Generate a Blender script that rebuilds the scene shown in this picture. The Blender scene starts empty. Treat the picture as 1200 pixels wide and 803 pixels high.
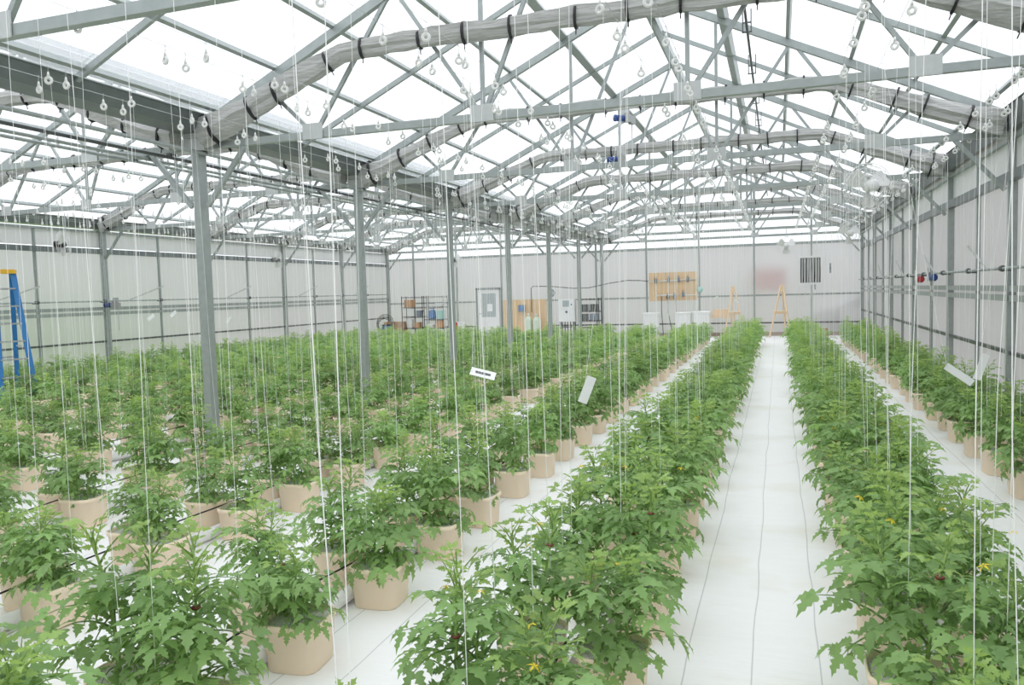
import bpy, math, random
import numpy as np
from mathutils import Matrix, Vector

# ------------------------------------------------------------------ camera, world, exposure
scene = bpy.context.scene
COL = scene.collection
F_PX, YAW, PITCH, ROLL, CAM_H = 915.5, 0.3296, 0.0637, -0.0273, 1.797

def camera_axes():
    fw = np.array([-math.sin(YAW)*math.cos(PITCH), math.cos(YAW)*math.cos(PITCH), -math.sin(PITCH)])
    r = np.array([math.cos(YAW), math.sin(YAW), 0.0])
    u = np.cross(r, fw)
    return fw, r*math.cos(ROLL)+u*math.sin(ROLL), -r*math.sin(ROLL)+u*math.cos(ROLL)

FW, RT, UP = camera_axes()
cam_data = bpy.data.cameras.new('camera')
cam_data.sensor_width = 36.0
cam_data.lens = F_PX/1200.0*36.0
cam_data.clip_start = 0.05
cam_data.clip_end = 300
cam = bpy.data.objects.new('camera', cam_data)
COL.objects.link(cam)
cam.matrix_world = Matrix(((RT[0], UP[0], -FW[0], 0), (RT[1], UP[1], -FW[1], 0), (RT[2], UP[2], -FW[2], CAM_H), (0, 0, 0, 1)))
scene.camera = cam

world = bpy.data.worlds.new('overcast_sky')
scene.world = world
world.use_nodes = True
bg = world.node_tree.nodes['Background']
bg.inputs['Color'].default_value = (0.93, 0.955, 1.0, 1)
bg.inputs['Strength'].default_value = 1.75
# overcast sky: brightest overhead, evenly paler towards the horizon
_nt = world.node_tree
_tc = _nt.nodes.new('ShaderNodeTexCoord')
_sx = _nt.nodes.new('ShaderNodeSeparateXYZ')
_rp = _nt.nodes.new('ShaderNodeMapRange')
_rp.inputs['From Min'].default_value = 0.0; _rp.inputs['From Max'].default_value = 1.0
_rp.inputs['To Min'].default_value = 0.55; _rp.inputs['To Max'].default_value = 1.0
_mx = _nt.nodes.new('ShaderNodeMix'); _mx.data_type = 'RGBA'; _mx.blend_type = 'MULTIPLY'
_mx.inputs[0].default_value = 1
_mx.inputs[6].default_value = (0.93, 0.955, 1.0, 1)
_nt.links.new(_tc.outputs['Generated'], _sx.inputs[0])
_nt.links.new(_sx.outputs['Z'], _rp.inputs['Value'])
_nt.links.new(_rp.outputs[0], _mx.inputs[7])
_nt.links.new(_mx.outputs[2], bg.inputs['Color'])

vs = scene.view_settings
vs.view_transform = 'Standard'
vs.look = 'None'
vs.gamma = 1.0
vs.use_curve_mapping = False
vs.exposure = 0.56
scene.cycles.transparent_max_bounces = 24
scene.cycles.max_bounces = 10
scene.cycles.diffuse_bounces = 5

def project(P):
    d = np.asarray(P, float)-np.array([0, 0, CAM_H])
    z = d@FW
    if z < 0.05:
        return -9999, -9999, z
    return 600+F_PX*(d@RT)/z, 401.5-F_PX*(d@UP)/z, z

# ------------------------------------------------------------------ layout (metres)
SP, BAY = 3.6576, 9.144
XL = -6.381                    # column row under the valley gutter
XR = XL+BAY                    # right wall
XW = XL-BAY-0.05               # left wall
XC, XC2 = XL+BAY/2, (XL+XW)/2
Y1 = 7.567                     # first column in view
def TY(i): return Y1+(i-1)*SP
YB = TY(7)                     # back wall
YF = TY(-2)+0.4                # front wall, behind the camera
ZG, SLOPE = 3.80, 0.47         # roof springing and pitch
ZCH = 3.585                    # bottom chord
HW = BAY/2
ORD = ['first', 'second', 'third', 'fourth', 'fifth', 'sixth', 'seventh', 'eighth', 'ninth', 'tenth', 'eleventh', 'twelfth',
       'thirteenth', 'fourteenth', 'fifteenth', 'sixteenth', 'seventeenth', 'eighteenth', 'nineteenth', 'twentieth',
       'twenty-first', 'twenty-second', 'twenty-third', 'twenty-fourth', 'twenty-fifth', 'twenty-sixth', 'twenty-seventh',
       'twenty-eighth', 'twenty-ninth', 'thirtieth']
ORD += ['thirty-'+o for o in ORD[:9]]+['fortieth']+['forty-'+o for o in ORD[:9]]+['fiftieth']+['fifty-'+o for o in ORD[:9]]+['sixtieth']+['sixty-'+o for o in ORD[:9]]
rnd = random.Random(7)

# ------------------------------------------------------------------ materials
def srgb(r, g, b):
    f = lambda c: c/12.92 if c <= 0.04045 else ((c+0.055)/1.055)**2.4
    return (f(r/255), f(g/255), f(b/255), 1)

MATS = {}
def material(name, color, rough=0.6, metal=0.0, noise=0.0, nscale=8.0, bump=0.0, stretch=None, spec=None):
    m = bpy.data.materials.new(name)
    m.use_nodes = True
    nt = m.node_tree
    b = nt.nodes['Principled BSDF']
    b.inputs['Base Color'].default_value = color
    b.inputs['Roughness'].default_value = rough
    b.inputs['Metallic'].default_value = metal
    if spec is not None:
        b.inputs['Specular IOR Level'].default_value = spec
    if noise or bump:
        tc = nt.nodes.new('ShaderNodeTexCoord')
        mp = nt.nodes.new('ShaderNodeMapping')
        if stretch:
            mp.inputs['Scale'].default_value = stretch
        tx = nt.nodes.new('ShaderNodeTexNoise')
        tx.inputs['Scale'].default_value = nscale
        tx.inputs['Detail'].default_value = 4
        nt.links.new(tc.outputs['Object'], mp.inputs[0])
        nt.links.new(mp.outputs[0], tx.inputs['Vector'])
        if noise:
            mr = nt.nodes.new('ShaderNodeMapRange')
            mr.inputs['To Min'].default_value = 1-noise
            mr.inputs['To Max'].default_value = 1+noise
            nt.links.new(tx.outputs['Fac'], mr.inputs['Value'])
            mx = nt.nodes.new('ShaderNodeMix')
            mx.data_type = 'RGBA'; mx.blend_type = 'MULTIPLY'
            mx.inputs[0].default_value = 1
            mx.inputs[6].default_value = color
            nt.links.new(mr.outputs[0], mx.inputs[7])
            nt.links.new(mx.outputs[2], b.inputs['Base Color'])
        if bump:
            bp = nt.nodes.new('ShaderNodeBump')
            bp.inputs['Strength'].default_value = bump
            bp.inputs['Distance'].default_value = 0.02
            nt.links.new(tx.outputs['Fac'], bp.inputs['Height'])
            nt.links.new(bp.outputs[0], b.inputs['Normal'])
    MATS[name] = m
    return m

material('galvanized', (0.36, 0.395, 0.385, 1), 0.42, 0.35, 0.16, 14)
material('gutter_steel', (0.20, 0.225, 0.225, 1), 0.35, 0.55, 0.18, 6)
material('plate', (0.52, 0.54, 0.53, 1), 0.45, 0.25, 0.10, 20)
material('rod', (0.55, 0.57, 0.57, 1), 0.4, 0.4)
material('dark_steel', (0.12, 0.13, 0.13, 1), 0.45, 0.5)
material('black', (0.015, 0.015, 0.017, 1), 0.5)
material('curtain', (0.43, 0.43, 0.415, 1), 0.7, 0, 0.35, 9, 0.8, (0.5, 5, 5))
material('pvc', (0.82, 0.82, 0.80, 1), 0.4)
material('twine', (0.90, 0.90, 0.88, 1), 0.8)
material('bobbin', (0.80, 0.80, 0.78, 1), 0.6)
material('pot', srgb(252, 232, 208), 0.55, 0, 0.04, 5)
material('perlite', (0.84, 0.82, 0.78, 1), 0.95, 0, 0.25, 90, 1.0)
material('stem', (0.26, 0.40, 0.10, 1), 0.6)
material('flower', (0.85, 0.62, 0.02, 1), 0.6)
material('clip', (0.20, 0.045, 0.03, 1), 0.5)
material('hose', (0.012, 0.012, 0.013, 1), 0.5)
material('white_paint', (0.80, 0.80, 0.79, 1), 0.4)
material('card', (0.86, 0.87, 0.87, 1), 0.4)
material('print', (0.10, 0.11, 0.12, 1), 0.6)
material('blue_fibreglass', (0.02, 0.17, 0.42, 1), 0.4)
material('yellow_plastic', (0.72, 0.42, 0.02, 1), 0.45)
material('blue_motor', (0.02, 0.06, 0.24, 1), 0.4)
material('red_motor', (0.45, 0.03, 0.04, 1), 0.4)
material('cast', (0.40, 0.41, 0.40, 1), 0.5, 0.5)
material('wood', srgb(236, 212, 182), 0.7, 0, 0.14, 6, 0.1, (8, 8, 1))
material('plywood', srgb(224, 192, 152), 0.7, 0, 0.16, 5, 0.1, (6, 6, 0.6))
material('cardboard', srgb(196, 152, 112), 0.8, 0, 0.08, 6)
material('fan_plastic', (0.78, 0.78, 0.77, 1), 0.4)
material('tank', srgb(208, 220, 200), 0.4)
material('blue_plastic', srgb(88, 132, 186), 0.45)
material('teal_plastic', srgb(170, 212, 204), 0.45)
material('red_plastic', srgb(205, 60, 52), 0.45)
material('grey_plastic', srgb(130, 140, 150), 0.5)
material('screen', srgb(176, 184, 184), 0.3)
material('red_outside', srgb(236, 62, 44), 0.6)
material('car_paint', srgb(232, 236, 238), 0.25)
material('car_glass', (0.05, 0.06, 0.07, 1), 0.15)
material('tyre', (0.02, 0.02, 0.02, 1), 0.8)
material('kickboard', srgb(176, 164, 152), 0.7, 0, 0.08, 4)
material('brick_red', srgb(186, 128, 104), 0.8, 0, 0.1, 10)

def leaf_material(name, color, trans_col, amount):
    m = bpy.data.materials.new(name)
    m.use_nodes = True
    nt = m.node_tree
    b = nt.nodes['Principled BSDF']
    out = nt.nodes['Material Output']
    b.inputs['Roughness'].default_value = 0.5
    b.inputs['Specular IOR Level'].default_value = 0.35
    oi = nt.nodes.new('ShaderNodeObjectInfo')
    tc = nt.nodes.new('ShaderNodeTexCoord')
    tx = nt.nodes.new('ShaderNodeTexNoise')
    tx.inputs['Scale'].default_value = 7
    nt.links.new(tc.outputs['Object'], tx.inputs['Vector'])
    ad = nt.nodes.new('ShaderNodeMath'); ad.operation = 'ADD'
    nt.links.new(oi.outputs['Random'], ad.inputs[0])
    nt.links.new(tx.outputs['Fac'], ad.inputs[1])
    mr = nt.nodes.new('ShaderNodeMapRange')
    mr.inputs['From Min'].default_value = 0.2; mr.inputs['From Max'].default_value = 1.8
    mr.inputs['To Min'].default_value = 0.72; mr.inputs['To Max'].default_value = 1.28
    nt.links.new(ad.outputs[0], mr.inputs['Value'])
    def mul(c):
        mx = nt.nodes.new('ShaderNodeMix')
        mx.data_type = 'RGBA'; mx.blend_type = 'MULTIPLY'
        mx.inputs[0].default_value = 1
        mx.inputs[6].default_value = c
        nt.links.new(mr.outputs[0], mx.inputs[7])
        return mx.outputs[2]
    nt.links.new(mul(color), b.inputs['Base Color'])
    tr = nt.nodes.new('ShaderNodeBsdfTranslucent')
    nt.links.new(mul(trans_col), tr.inputs['Color'])
    ms = nt.nodes.new('ShaderNodeMixShader')
    ms.inputs[0].default_value = amount
    nt.links.new(b.outputs[0], ms.inputs[1])
    nt.links.new(tr.outputs[0], ms.inputs[2])
    nt.links.new(ms.outputs[0], out.inputs['Surface'])
    MATS[name] = m
leaf_material('leaf', (0.235, 0.375, 0.145, 1), (0.38, 0.58, 0.16, 1), 0.40)
leaf_material('young_leaf', (0.32, 0.46, 0.15, 1), (0.46, 0.64, 0.16, 1), 0.42)

def pane_material(name, clear, tint, rough_refr=None, ribs=True):
    """Twin-wall sheet: part of the light passes straight (or softly refracted), part is diffused."""
    m = bpy.data.materials.new(name)
    m.use_nodes = True
    nt = m.node_tree
    nt.nodes.remove(nt.nodes['Principled BSDF'])
    out = nt.nodes['Material Output']
    tl = nt.nodes.new('ShaderNodeBsdfTranslucent')
    tl.inputs['Color'].default_value = tint
    df = nt.nodes.new('ShaderNodeBsdfDiffuse')
    df.inputs['Color'].default_value = tint
    sc = nt.nodes.new('ShaderNodeMixShader')
    sc.inputs[0].default_value = 0.30
    nt.links.new(tl.outputs[0], sc.inputs[1]); nt.links.new(df.outputs[0], sc.inputs[2])
    if rough_refr is None:
        tp = nt.nodes.new('ShaderNodeBsdfTransparent')
        tp.inputs['Color'].default_value = (0.97, 0.975, 0.98, 1)
    else:
        tp = nt.nodes.new('ShaderNodeBsdfRefraction')
        tp.inputs['Roughness'].default_value = rough_refr
        tp.inputs['IOR'].default_value = 1.2
        tp.inputs['Color'].default_value = (0.79, 0.79, 0.79, 1)
    ms = nt.nodes.new('ShaderNodeMixShader')
    nt.links.new(sc.outputs[0], ms.inputs[1]); nt.links.new(tp.outputs[0], ms.inputs[2])
    ms.inputs[0].default_value = clear
    if ribs:
        tc = nt.nodes.new('ShaderNodeTexCoord')
        wv = nt.nodes.new('ShaderNodeTexNoise')
        mp = nt.nodes.new('ShaderNodeMapping')
        mp.inputs['Scale'].default_value = (16, 16, 0.15)
        wv.inputs['Scale'].default_value = 1.0
        nt.links.new(tc.outputs['Object'], mp.inputs[0]); nt.links.new(mp.outputs[0], wv.inputs['Vector'])
        mr = nt.nodes.new('ShaderNodeMapRange')
        mr.inputs['From Min'].default_value = 0.3; mr.inputs['From Max'].default_value = 0.7
        mr.inputs['To Min'].default_value = clear-0.07; mr.inputs['To Max'].default_value = clear+0.06
        nt.links.new(wv.outputs['Fac'], mr.inputs['Value']); nt.links.new(mr.outputs[0], ms.inputs[0])
    nt.links.new(ms.outputs[0], out.inputs['Surface'])
    MATS[name] = m
pane_material('roof_sheet', 0.80, (0.92, 0.93, 0.95, 1), None, False)
pane_material('wall_sheet', 0.50, (0.71, 0.71, 0.71, 1), 0.55)

def floor_material():
    m = bpy.data.materials.new('ground_cloth')
    m.use_nodes = True
    nt = m.node_tree
    b = nt.nodes['Principled BSDF']
    b.inputs['Roughness'].default_value = 0.75
    tc = nt.nodes.new('ShaderNodeTexCoord')
    sx = nt.nodes.new('ShaderNodeSeparateXYZ')
    nt.links.new(tc.outputs['Object'], sx.inputs[0])
    def math_(op, a, bval):
        n = nt.nodes.new('ShaderNodeMath'); n.operation = op
        nt.links.new(a, n.inputs[0])
        if isinstance(bval, (int, float)): n.inputs[1].default_value = bval
        else: nt.links.new(bval, n.inputs[1])
        return n.outputs[0]
    # wobble the woven guide lines a little
    nz = nt.nodes.new('ShaderNodeTexNoise'); nz.inputs['Scale'].default_value = 0.9
    nt.links.new(tc.outputs['Object'], nz.inputs['Vector'])
    wob = math_('MULTIPLY', nz.outputs['Fac'], 0.05)
    xx = math_('ADD', math_('ADD', sx.outputs['X'], wob), 0.4316-0.025+30*0.3048)
    fr = math_('FRACT', math_('DIVIDE', xx, 0.3048), 0)
    d = math_('ABSOLUTE', math_('SUBTRACT', fr, 0.5), 0)
    line = math_('GREATER_THAN', d, 0.489)
    # stains, soft creases across
    st = nt.nodes.new('ShaderNodeTexNoise'); st.inputs['Scale'].default_value = 1.3; st.inputs['Detail'].default_value = 6
    nt.links.new(tc.outputs['Object'], st.inputs['Vector'])
    r1 = nt.nodes.new('ShaderNodeValToRGB')
    r1.color_ramp.elements[0].position = 0.55; r1.color_ramp.elements[0].color = (0.84, 0.835, 0.82, 1)
    r1.color_ramp.elements[1].position = 0.80; r1.color_ramp.elements[1].color = (0.74, 0.71, 0.62, 1)
    nt.links.new(st.outputs['Fac'], r1.inputs[0])
    mx = nt.nodes.new('ShaderNodeMix'); mx.data_type = 'RGBA'
    nt.links.new(math_('MULTIPLY', line, 0.55), mx.inputs[0])
    nt.links.new(r1.outputs[0], mx.inputs[6])
    mx.inputs[7].default_value = (0.36, 0.37, 0.38, 1)
    nt.links.new(mx.outputs[2], b.inputs['Base Color'])
    cr = nt.nodes.new('ShaderNodeTexNoise'); cr.inputs['Scale'].default_value = 3.0; cr.inputs['Detail'].default_value = 5
    mp = nt.nodes.new('ShaderNodeMapping'); mp.inputs['Scale'].default_value = (0.7, 3.5, 1)
    nt.links.new(tc.outputs['Object'], mp.inputs[0]); nt.links.new(mp.outputs[0], cr.inputs['Vector'])
    bp = nt.nodes.new('ShaderNodeBump'); bp.inputs['Strength'].default_value = 0.35; bp.inputs['Distance'].default_value = 0.03
    nt.links.new(cr.outputs['Fac'], bp.inputs['Height']); nt.links.new(bp.outputs[0], b.inputs['Normal'])
    MATS['ground_cloth'] = m
floor_material()

def ground_material():
    m = bpy.data.materials.new('outside_ground')
    m.use_nodes = True
    nt = m.node_tree
    b = nt.nodes['Principled BSDF']
    b.inputs['Roughness'].default_value = 0.95
    tc = nt.nodes.new('ShaderNodeTexCoord')
    nz = nt.nodes.new('ShaderNodeTexNoise'); nz.inputs['Scale'].default_value = 0.12; nz.inputs['Detail'].default_value = 5
    nt.links.new(tc.outputs['Object'], nz.inputs['Vector'])
    r = nt.nodes.new('ShaderNodeValToRGB')
    r.color_ramp.elements[0].position = 0.46; r.color_ramp.elements[0].color = srgb(182, 172, 158)
    r.color_ramp.elements[1].position = 0.66; r.color_ramp.elements[1].color = srgb(112, 150, 70)
    nt.links.new(nz.outputs['Fac'], r.inputs[0]); nt.links.new(r.outputs[0], b.inputs['Base Color'])
    MATS['outside_ground'] = m
ground_material()

# ------------------------------------------------------------------ mesh helpers
class MB:
    def __init__(s): s.v, s.f = [], []
    def add(s, V, Fc):
        o = len(s.v)
        s.v += [tuple(p) for p in V]
        s.f += [tuple(i+o for i in q) for q in Fc]
        return s
    def box(s, c, d, M=None):
        x, y, z = d[0]/2, d[1]/2, d[2]/2
        V = [Vector((a, b, e)) for e in (-z, z) for a, b in ((-x, -y), (x, -y), (x, y), (-x, y))]
        if M is not None: V = [M@q for q in V]
        V = [q+Vector(c) for q in V]
        return s.add(V, [(3, 2, 1, 0), (4, 5, 6, 7), (0, 1, 5, 4), (1, 2, 6, 5), (2, 3, 7, 6), (3, 0, 4, 7)])
    def bar(s, a, b, w, h, up=(0, 0, 1)):
        a, b = Vector(a), Vector(b)
        d = (b-a).normalized()
        u = Vector(up)
        if abs(d.dot(u)) > 0.99: u = Vector((0, 1, 0))
        sd = d.cross(u).normalized(); u = sd.cross(d)
        V = []
        for p in (a, b):
            for i, j in ((-1, -1), (1, -1), (1, 1), (-1, 1)):
                V.append(p+sd*(i*w/2)+u*(j*h/2))
        return s.add(V, [(0, 1, 2, 3)[::-1], (4, 5, 6, 7), (0, 1, 5, 4), (1, 2, 6, 5), (2, 3, 7, 6), (3, 0, 4, 7)])
    def tube(s, pts, r, n=8, cap=True, squash=None):
        pts = [Vector(p) for p in pts]
        rs = r if isinstance(r, (list, tuple)) else [r]*len(pts)
        V, Fc = [], []
        ref = None
        for i, p in enumerate(pts):
            d = (pts[min(i+1, len(pts)-1)]-pts[max(i-1, 0)]).normalized()
            if ref is None:
                ref = Vector((0, 0, 1)) if abs(d.z) < 0.9 else Vector((0, 1, 0))
            sd = d.cross(ref).normalized(); u = sd.cross(d).normalized(); ref = u
            for k in range(n):
                t = 2*math.pi*k/n
                V.append(p+sd*(math.cos(t)*rs[i]*(squash or 1))+u*(math.sin(t)*rs[i]))
        for i in range(len(pts)-1):
            for k in range(n):
                Fc.append((i*n+k, i*n+(k+1) % n, (i+1)*n+(k+1) % n, (i+1)*n+k))
        if cap:
            Fc.append(tuple(range(n))[::-1]); Fc.append(tuple((len(pts)-1)*n+k for k in range(n)))
        return s.add(V, Fc)
    def lathe(s, prof, n=12, c=(0, 0, 0), axis='z', power=None):
        """prof: (radius, height) pairs; power rounds the section towards a square"""
        V, Fc = [], []
        for r, z in prof:
            for k in range(n):
                t = 2*math.pi*(k+0.5)/n
                ct, sn = math.cos(t), math.sin(t)
                q = 1.0
                if power: q = 1/((abs(ct)**power+abs(sn)**power)**(1/power))
                x, y = r*q*ct, r*q*sn
                P = (x, y, z) if axis == 'z' else ((x, -z, y) if axis == 'y' else (z, x, y))
                V.append((P[0]+c[0], P[1]+c[1], P[2]+c[2]))
        for i in range(len(prof)-1):
            for k in range(n):
                Fc.append((i*n+k, i*n+(k+1) % n, (i+1)*n+(k+1) % n, (i+1)*n+k))
        Fc.append(tuple(range(n))[::-1]); Fc.append(tuple((len(prof)-1)*n+k for k in range(n)))
        return s.add(V, Fc)
    def ring(s, c, R, r, n=20, m=6, axis='y'):
        V, Fc = [], []
        for i in range(n):
            t = 2*math.pi*i/n
            for j in range(m):
                q = 2*math.pi*j/m
                a = (R+r*math.cos(q)); x, z, y = a*math.cos(t), a*math.sin(t), r*math.sin(q)
                P = (x, y, z) if axis == 'y' else ((x, z, y) if axis == 'z' else (y, x, z))
                V.append((P[0]+c[0], P[1]+c[1], P[2]+c[2]))
        for i in range(n):
            for j in range(m):
                Fc.append((i*m+j, ((i+1) % n)*m+j, ((i+1) % n)*m+(j+1) % m, i*m+(j+1) % m))
        return s.add(V, Fc)
    def prism(s, poly, y0, y1):
        """poly in x,z extruded along y"""
        n = len(poly)
        V = [(x, y0, z) for x, z in poly]+[(x, y1, z) for x, z in poly]
        return s.add(V, [tuple(range(n)), tuple(range(2*n-1, n-1, -1))]+[(i, i+n, (i+1) % n+n, (i+1) % n) for i in range(n)])
    def mesh(s, name, mat, smooth=False):
        me = bpy.data.meshes.new(name)
        me.from_pydata(s.v, [], s.f)
        me.materials.append(MATS[mat])
        if smooth:
            me.polygons.foreach_set('use_smooth', [True]*len(me.polygons))
        me.update()
        return me

def link(name, me, parent=None, loc=None, rot=None):
    o = bpy.data.objects.new(name, me)
    COL.objects.link(o)
    if parent is not None: o.parent = parent
    if loc is not None: o.location = loc
    if rot is not None: o.rotation_euler = rot
    return o
def obj(name, mb, mat, parent=None, smooth=False, loc=None, rot=None):
    return link(name, mb.mesh(name, mat, smooth), parent, loc, rot)
def tag(o, label, cat, group=None, kind=None):
    o['label'] = label
    o['category'] = cat
    if group: o['group'] = group
    if kind: o['kind'] = kind
    return o
def thing(name, label, cat, loc=(0, 0, 0), rz=0.0, group=None):
    o = bpy.data.objects.new(name, None)
    COL.objects.link(o)
    o.empty_display_size = 0.1
    o.location = loc; o.rotation_euler = (0, 0, rz)
    return tag(o, label, cat, group)
def setting(name, label=None, cat=None, mb=None, mat=None):
    o = link(name, mb.mesh(name, mat) if mb else None)
    o['kind'] = 'structure'
    if label: o['label'] = label
    if cat: o['category'] = cat
    return o

# ================================================================== THE SETTING
fl = setting('floor', 'white woven ground cloth with thin grey guide lines', 'floor',
             MB().box(((XR+XW)/2, (YF+YB)/2, -0.03), (XR-XW, YB-YF, 0.06)), 'ground_cloth')
setting('ground', 'grass and bare soil outside the greenhouse walls', 'ground', MB().box((-6, 15, -0.12), (160, 160, 0.10)), 'outside_ground')

material('grass', srgb(118, 158, 74), 0.95, 0, 0.25, 0.6)
bk = MB()
for i in range(13):
    yy = -14+i*3.6
    hh = 3.0*math.sin(math.pi*min(max((i+1.5)/14.5, 0), 1))+0.25*math.sin(i*1.9)
    bk.v += [(-21.5-0.5*math.sin(i), yy, -0.08), (-24.0, yy, hh*0.62), (-27.0, yy, hh), (-33.0, yy, hh*1.05), (-40.0, yy, -0.08)]
for i in range(12):
    for j in range(4):
        bk.f.append((i*5+j, i*5+j+1, i*5+j+6, i*5+j+5))
setting('grass_bank', 'low green grass bank outside the left wall', 'ground', bk, 'grass')

# ---- roofs: panes, purlins, rafters and ridge of both bays
def roof_z(rel): return ZG+SLOPE*(HW-abs(rel))
PURLINS = [4.27, 3.47, 2.72, 1.95, 1.12]
ang = math.atan(SLOPE)
for xc, label in ((XC, 'translucent pitched roof over the main bay'), (XC2, 'translucent pitched roof over the left bay beyond the columns')):
    ce = setting('ceiling', label, 'roof')
    for sd in (-1, 1):
        L = (HW-0.22)/math.cos(ang)
        pm = None
        y = YF
        k = 0
        ys = [YF]
        yy = TY(-1)
        while yy < YB-0.1:
            ys.append(yy); yy += SP/2
        ys.append(YB)
        for a, b in zip(ys[:-1], ys[1:]):
            mid = Vector((xc+sd*(HW-0.22)/2, (a+b)/2, roof_z((HW-0.22)/2)+0.075+0.02))
            obj('pane', MB().box((0, 0, 0), (L, b-a-0.02, 0.010)), 'roof_sheet', ce, loc=mid, rot=(0, sd*ang, 0))
        for p in PURLINS:
            x, z = xc+sd*p, roof_z(p)+0.045
            w, h = (0.11, 0.10) if p == 1.12 else (0.045, 0.062)
            obj('purlin', MB().box((0, 0, 0), (w, YB-YF, h)), 'galvanized', ce, loc=(x, (YF+YB)/2, z), rot=(0, sd*ang, 0))
        for i in range(-1, 7):
            ym = TY(i)+SP/2
            a = Vector((xc+sd*(HW-0.2), ym, roof_z(HW-0.2))); b = Vector((xc+sd*0.05, ym, roof_z(0.05)))
            obj('rafter', MB().bar(a, b, 0.042, 0.062), 'galvanized', ce)
    obj('ridge_beam', MB().box((0, 0, 0), (0.12, YB-YF, 0.13)), 'galvanized', ce, loc=(xc, (YF+YB)/2, roof_z(0)+0.01))

# ---- side walls
def side_wall(name, label, X, inn):
    w = setting(name, label, 'wall')
    ys = [YF]
    yy = TY(-1)
    while yy < YB-0.1:
        ys.append(yy); yy += SP/2
    ys.append(YB)
    for a, b in zip(ys[:-1], ys[1:]):
        for z0, z1 in ((0.13, 0.88), (0.88, 1.62), (1.62, 3.06)):
            obj('pane', MB().box((0, 0, 0), (0.010, b-a-0.03, z1-z0)), 'wall_sheet', w, loc=(X-inn*0.03, (a+b)/2, (z0+z1)/2))
        obj('fascia_panel', MB().box((0, 0, 0), (0.03, b-a-0.02, 0.36)), 'white_paint', w, loc=(X-inn*0.02, (a+b)/2, 3.33))
        obj('kickboard', MB().box((0, 0, 0), (0.05, b-a-0.01, 0.13)), 'kickboard', w, loc=(X-inn*0.02, (a+b)/2, 0.065))
    for y in ys[1:-1]:
        obj('stud', MB().box((0, 0, 0), (0.05, 0.05, 3.5)), 'galvanized', w, loc=(X, y, 1.75))
    for z, h, d, m in ((0.88, 0.045, 0.05, 'dark_steel'), (1.56, 0.075, 0.07, 'galvanized'), (1.68, 0.075, 0.06, 'galvanized'), (3.06, 0.12, 0.09, 'gutter_steel'), (3.53, 0.05, 0.06, 'galvanized')):
        obj('rail', MB().box((0, 0, 0), (d, YB-YF, h)), m, w, loc=(X+inn*0.03, (YF+YB)/2, z))
    return w
side_wall('wall_right', 'ribbed translucent side wall on the right', XR, -1)
side_wall('wall_left', 'ribbed translucent side wall beyond the left bay', XW, 1)

# ---- back wall with gables
wb = setting('wall_back', 'ribbed translucent end wall with two gables', 'wall')
posts = []
x = -0.82+1.93
while x > XW+0.6:
    posts.append(x); x -= 1.93
edges = [XR]+posts+[XW]
def top_z(x):
    if x > XL: return roof_z(x-XC)
    return roof_z(min(max(x-XC2, -HW), HW))
for a, b in zip(edges[:-1], edges[1:]):
    for z0, z1 in ((0.13, 0.47), (0.47, 1.46), (1.46, 3.27)):
        obj('pane', MB().box((0, 0, 0), (a-b-0.04, 0.010, z1-z0)), 'wall_sheet', wb, loc=((a+b)/2, YB+0.05, (z0+z1)/2))
    xs = [b+0.02]+[q for q in (XL, XC, XC2) if b < q < a]+[a-0.02]
    poly = [(xs[0], 3.27), (xs[-1], 3.27)]+[(q, top_z(q)+0.06) for q in reversed(xs)]
    obj('gable_pane', MB().prism(poly, YB+0.045, YB+0.055), 'roof_sheet', wb)
    obj('kickboard', MB().box((0, 0, 0), (a-b-0.01, 0.05, 0.13)), 'kickboard', wb, loc=((a+b)/2, YB+0.03, 0.065))
for x in posts:
    obj('stud', MB().box((0, 0, 0), (0.06, 0.06, top_z(x))), 'galvanized', wb, loc=(x, YB, top_z(x)/2))
for z, h in ((0.47, 0.05), (1.46, 0.06), (3.27, 0.09)):
    obj('rail', MB().box((0, 0, 0), (XR-XW, 0.05, h)), 'galvanized' if h > 0.05 else 'dark_steel', wb, loc=((XR+XW)/2, YB-0.02, z))
wf = setting('wall_front', 'translucent end wall behind the camera', 'wall')
for k in range(10):
    wdt = (XR-XW)/10
    obj('pane', MB().box((0, 0, 0), (wdt-0.03, 0.01, 3.6)), 'wall_sheet', wf, loc=(XW+wdt*(k+0.5), YF-0.03, 1.8))

# ================================================================== STEEL FRAME
# ---- gutters
def gutter(name, label, X, w, h, z, side=0):
    t = thing(name, label, 'gutter', (X, YF, z))
    Lg = YB-YF
    m = MB()
    th = 0.006
    prof = [(-w/2-0.03, h), (-w/2, h), (-w*0.36, 0), (w*0.36, 0), (w/2, h), (w/2+0.03, h),
            (w/2+0.03, h-th), (w/2+th, h-th*1.5), (w*0.36+th, -th), (-w*0.36-th, -th), (-w/2-th, h-th*1.5), (-w/2-0.03, h-th)]
    m.prism(prof, 0, Lg)
    obj('channel', m, 'gutter_steel', t)
    for i in range(0, 8):
        y = TY(i)-YF
        obj('saddle', MB().box((0, y, -0.035), (w*0.7, 0.16, 0.055)), 'plate', t)
    return t
gutter('valley_gutter', 'wide dark steel gutter running above the middle column row', XL, 0.42, 0.17, ZG-0.06)
gutter('eave_gutter', 'shiny boxed steel gutter along the right wall top', XR+0.02, 0.34, 0.26, 3.60)
gutter('eave_gutter', 'steel gutter along the left wall top', XW-0.02, 0.34, 0.22, 3.60)

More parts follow.
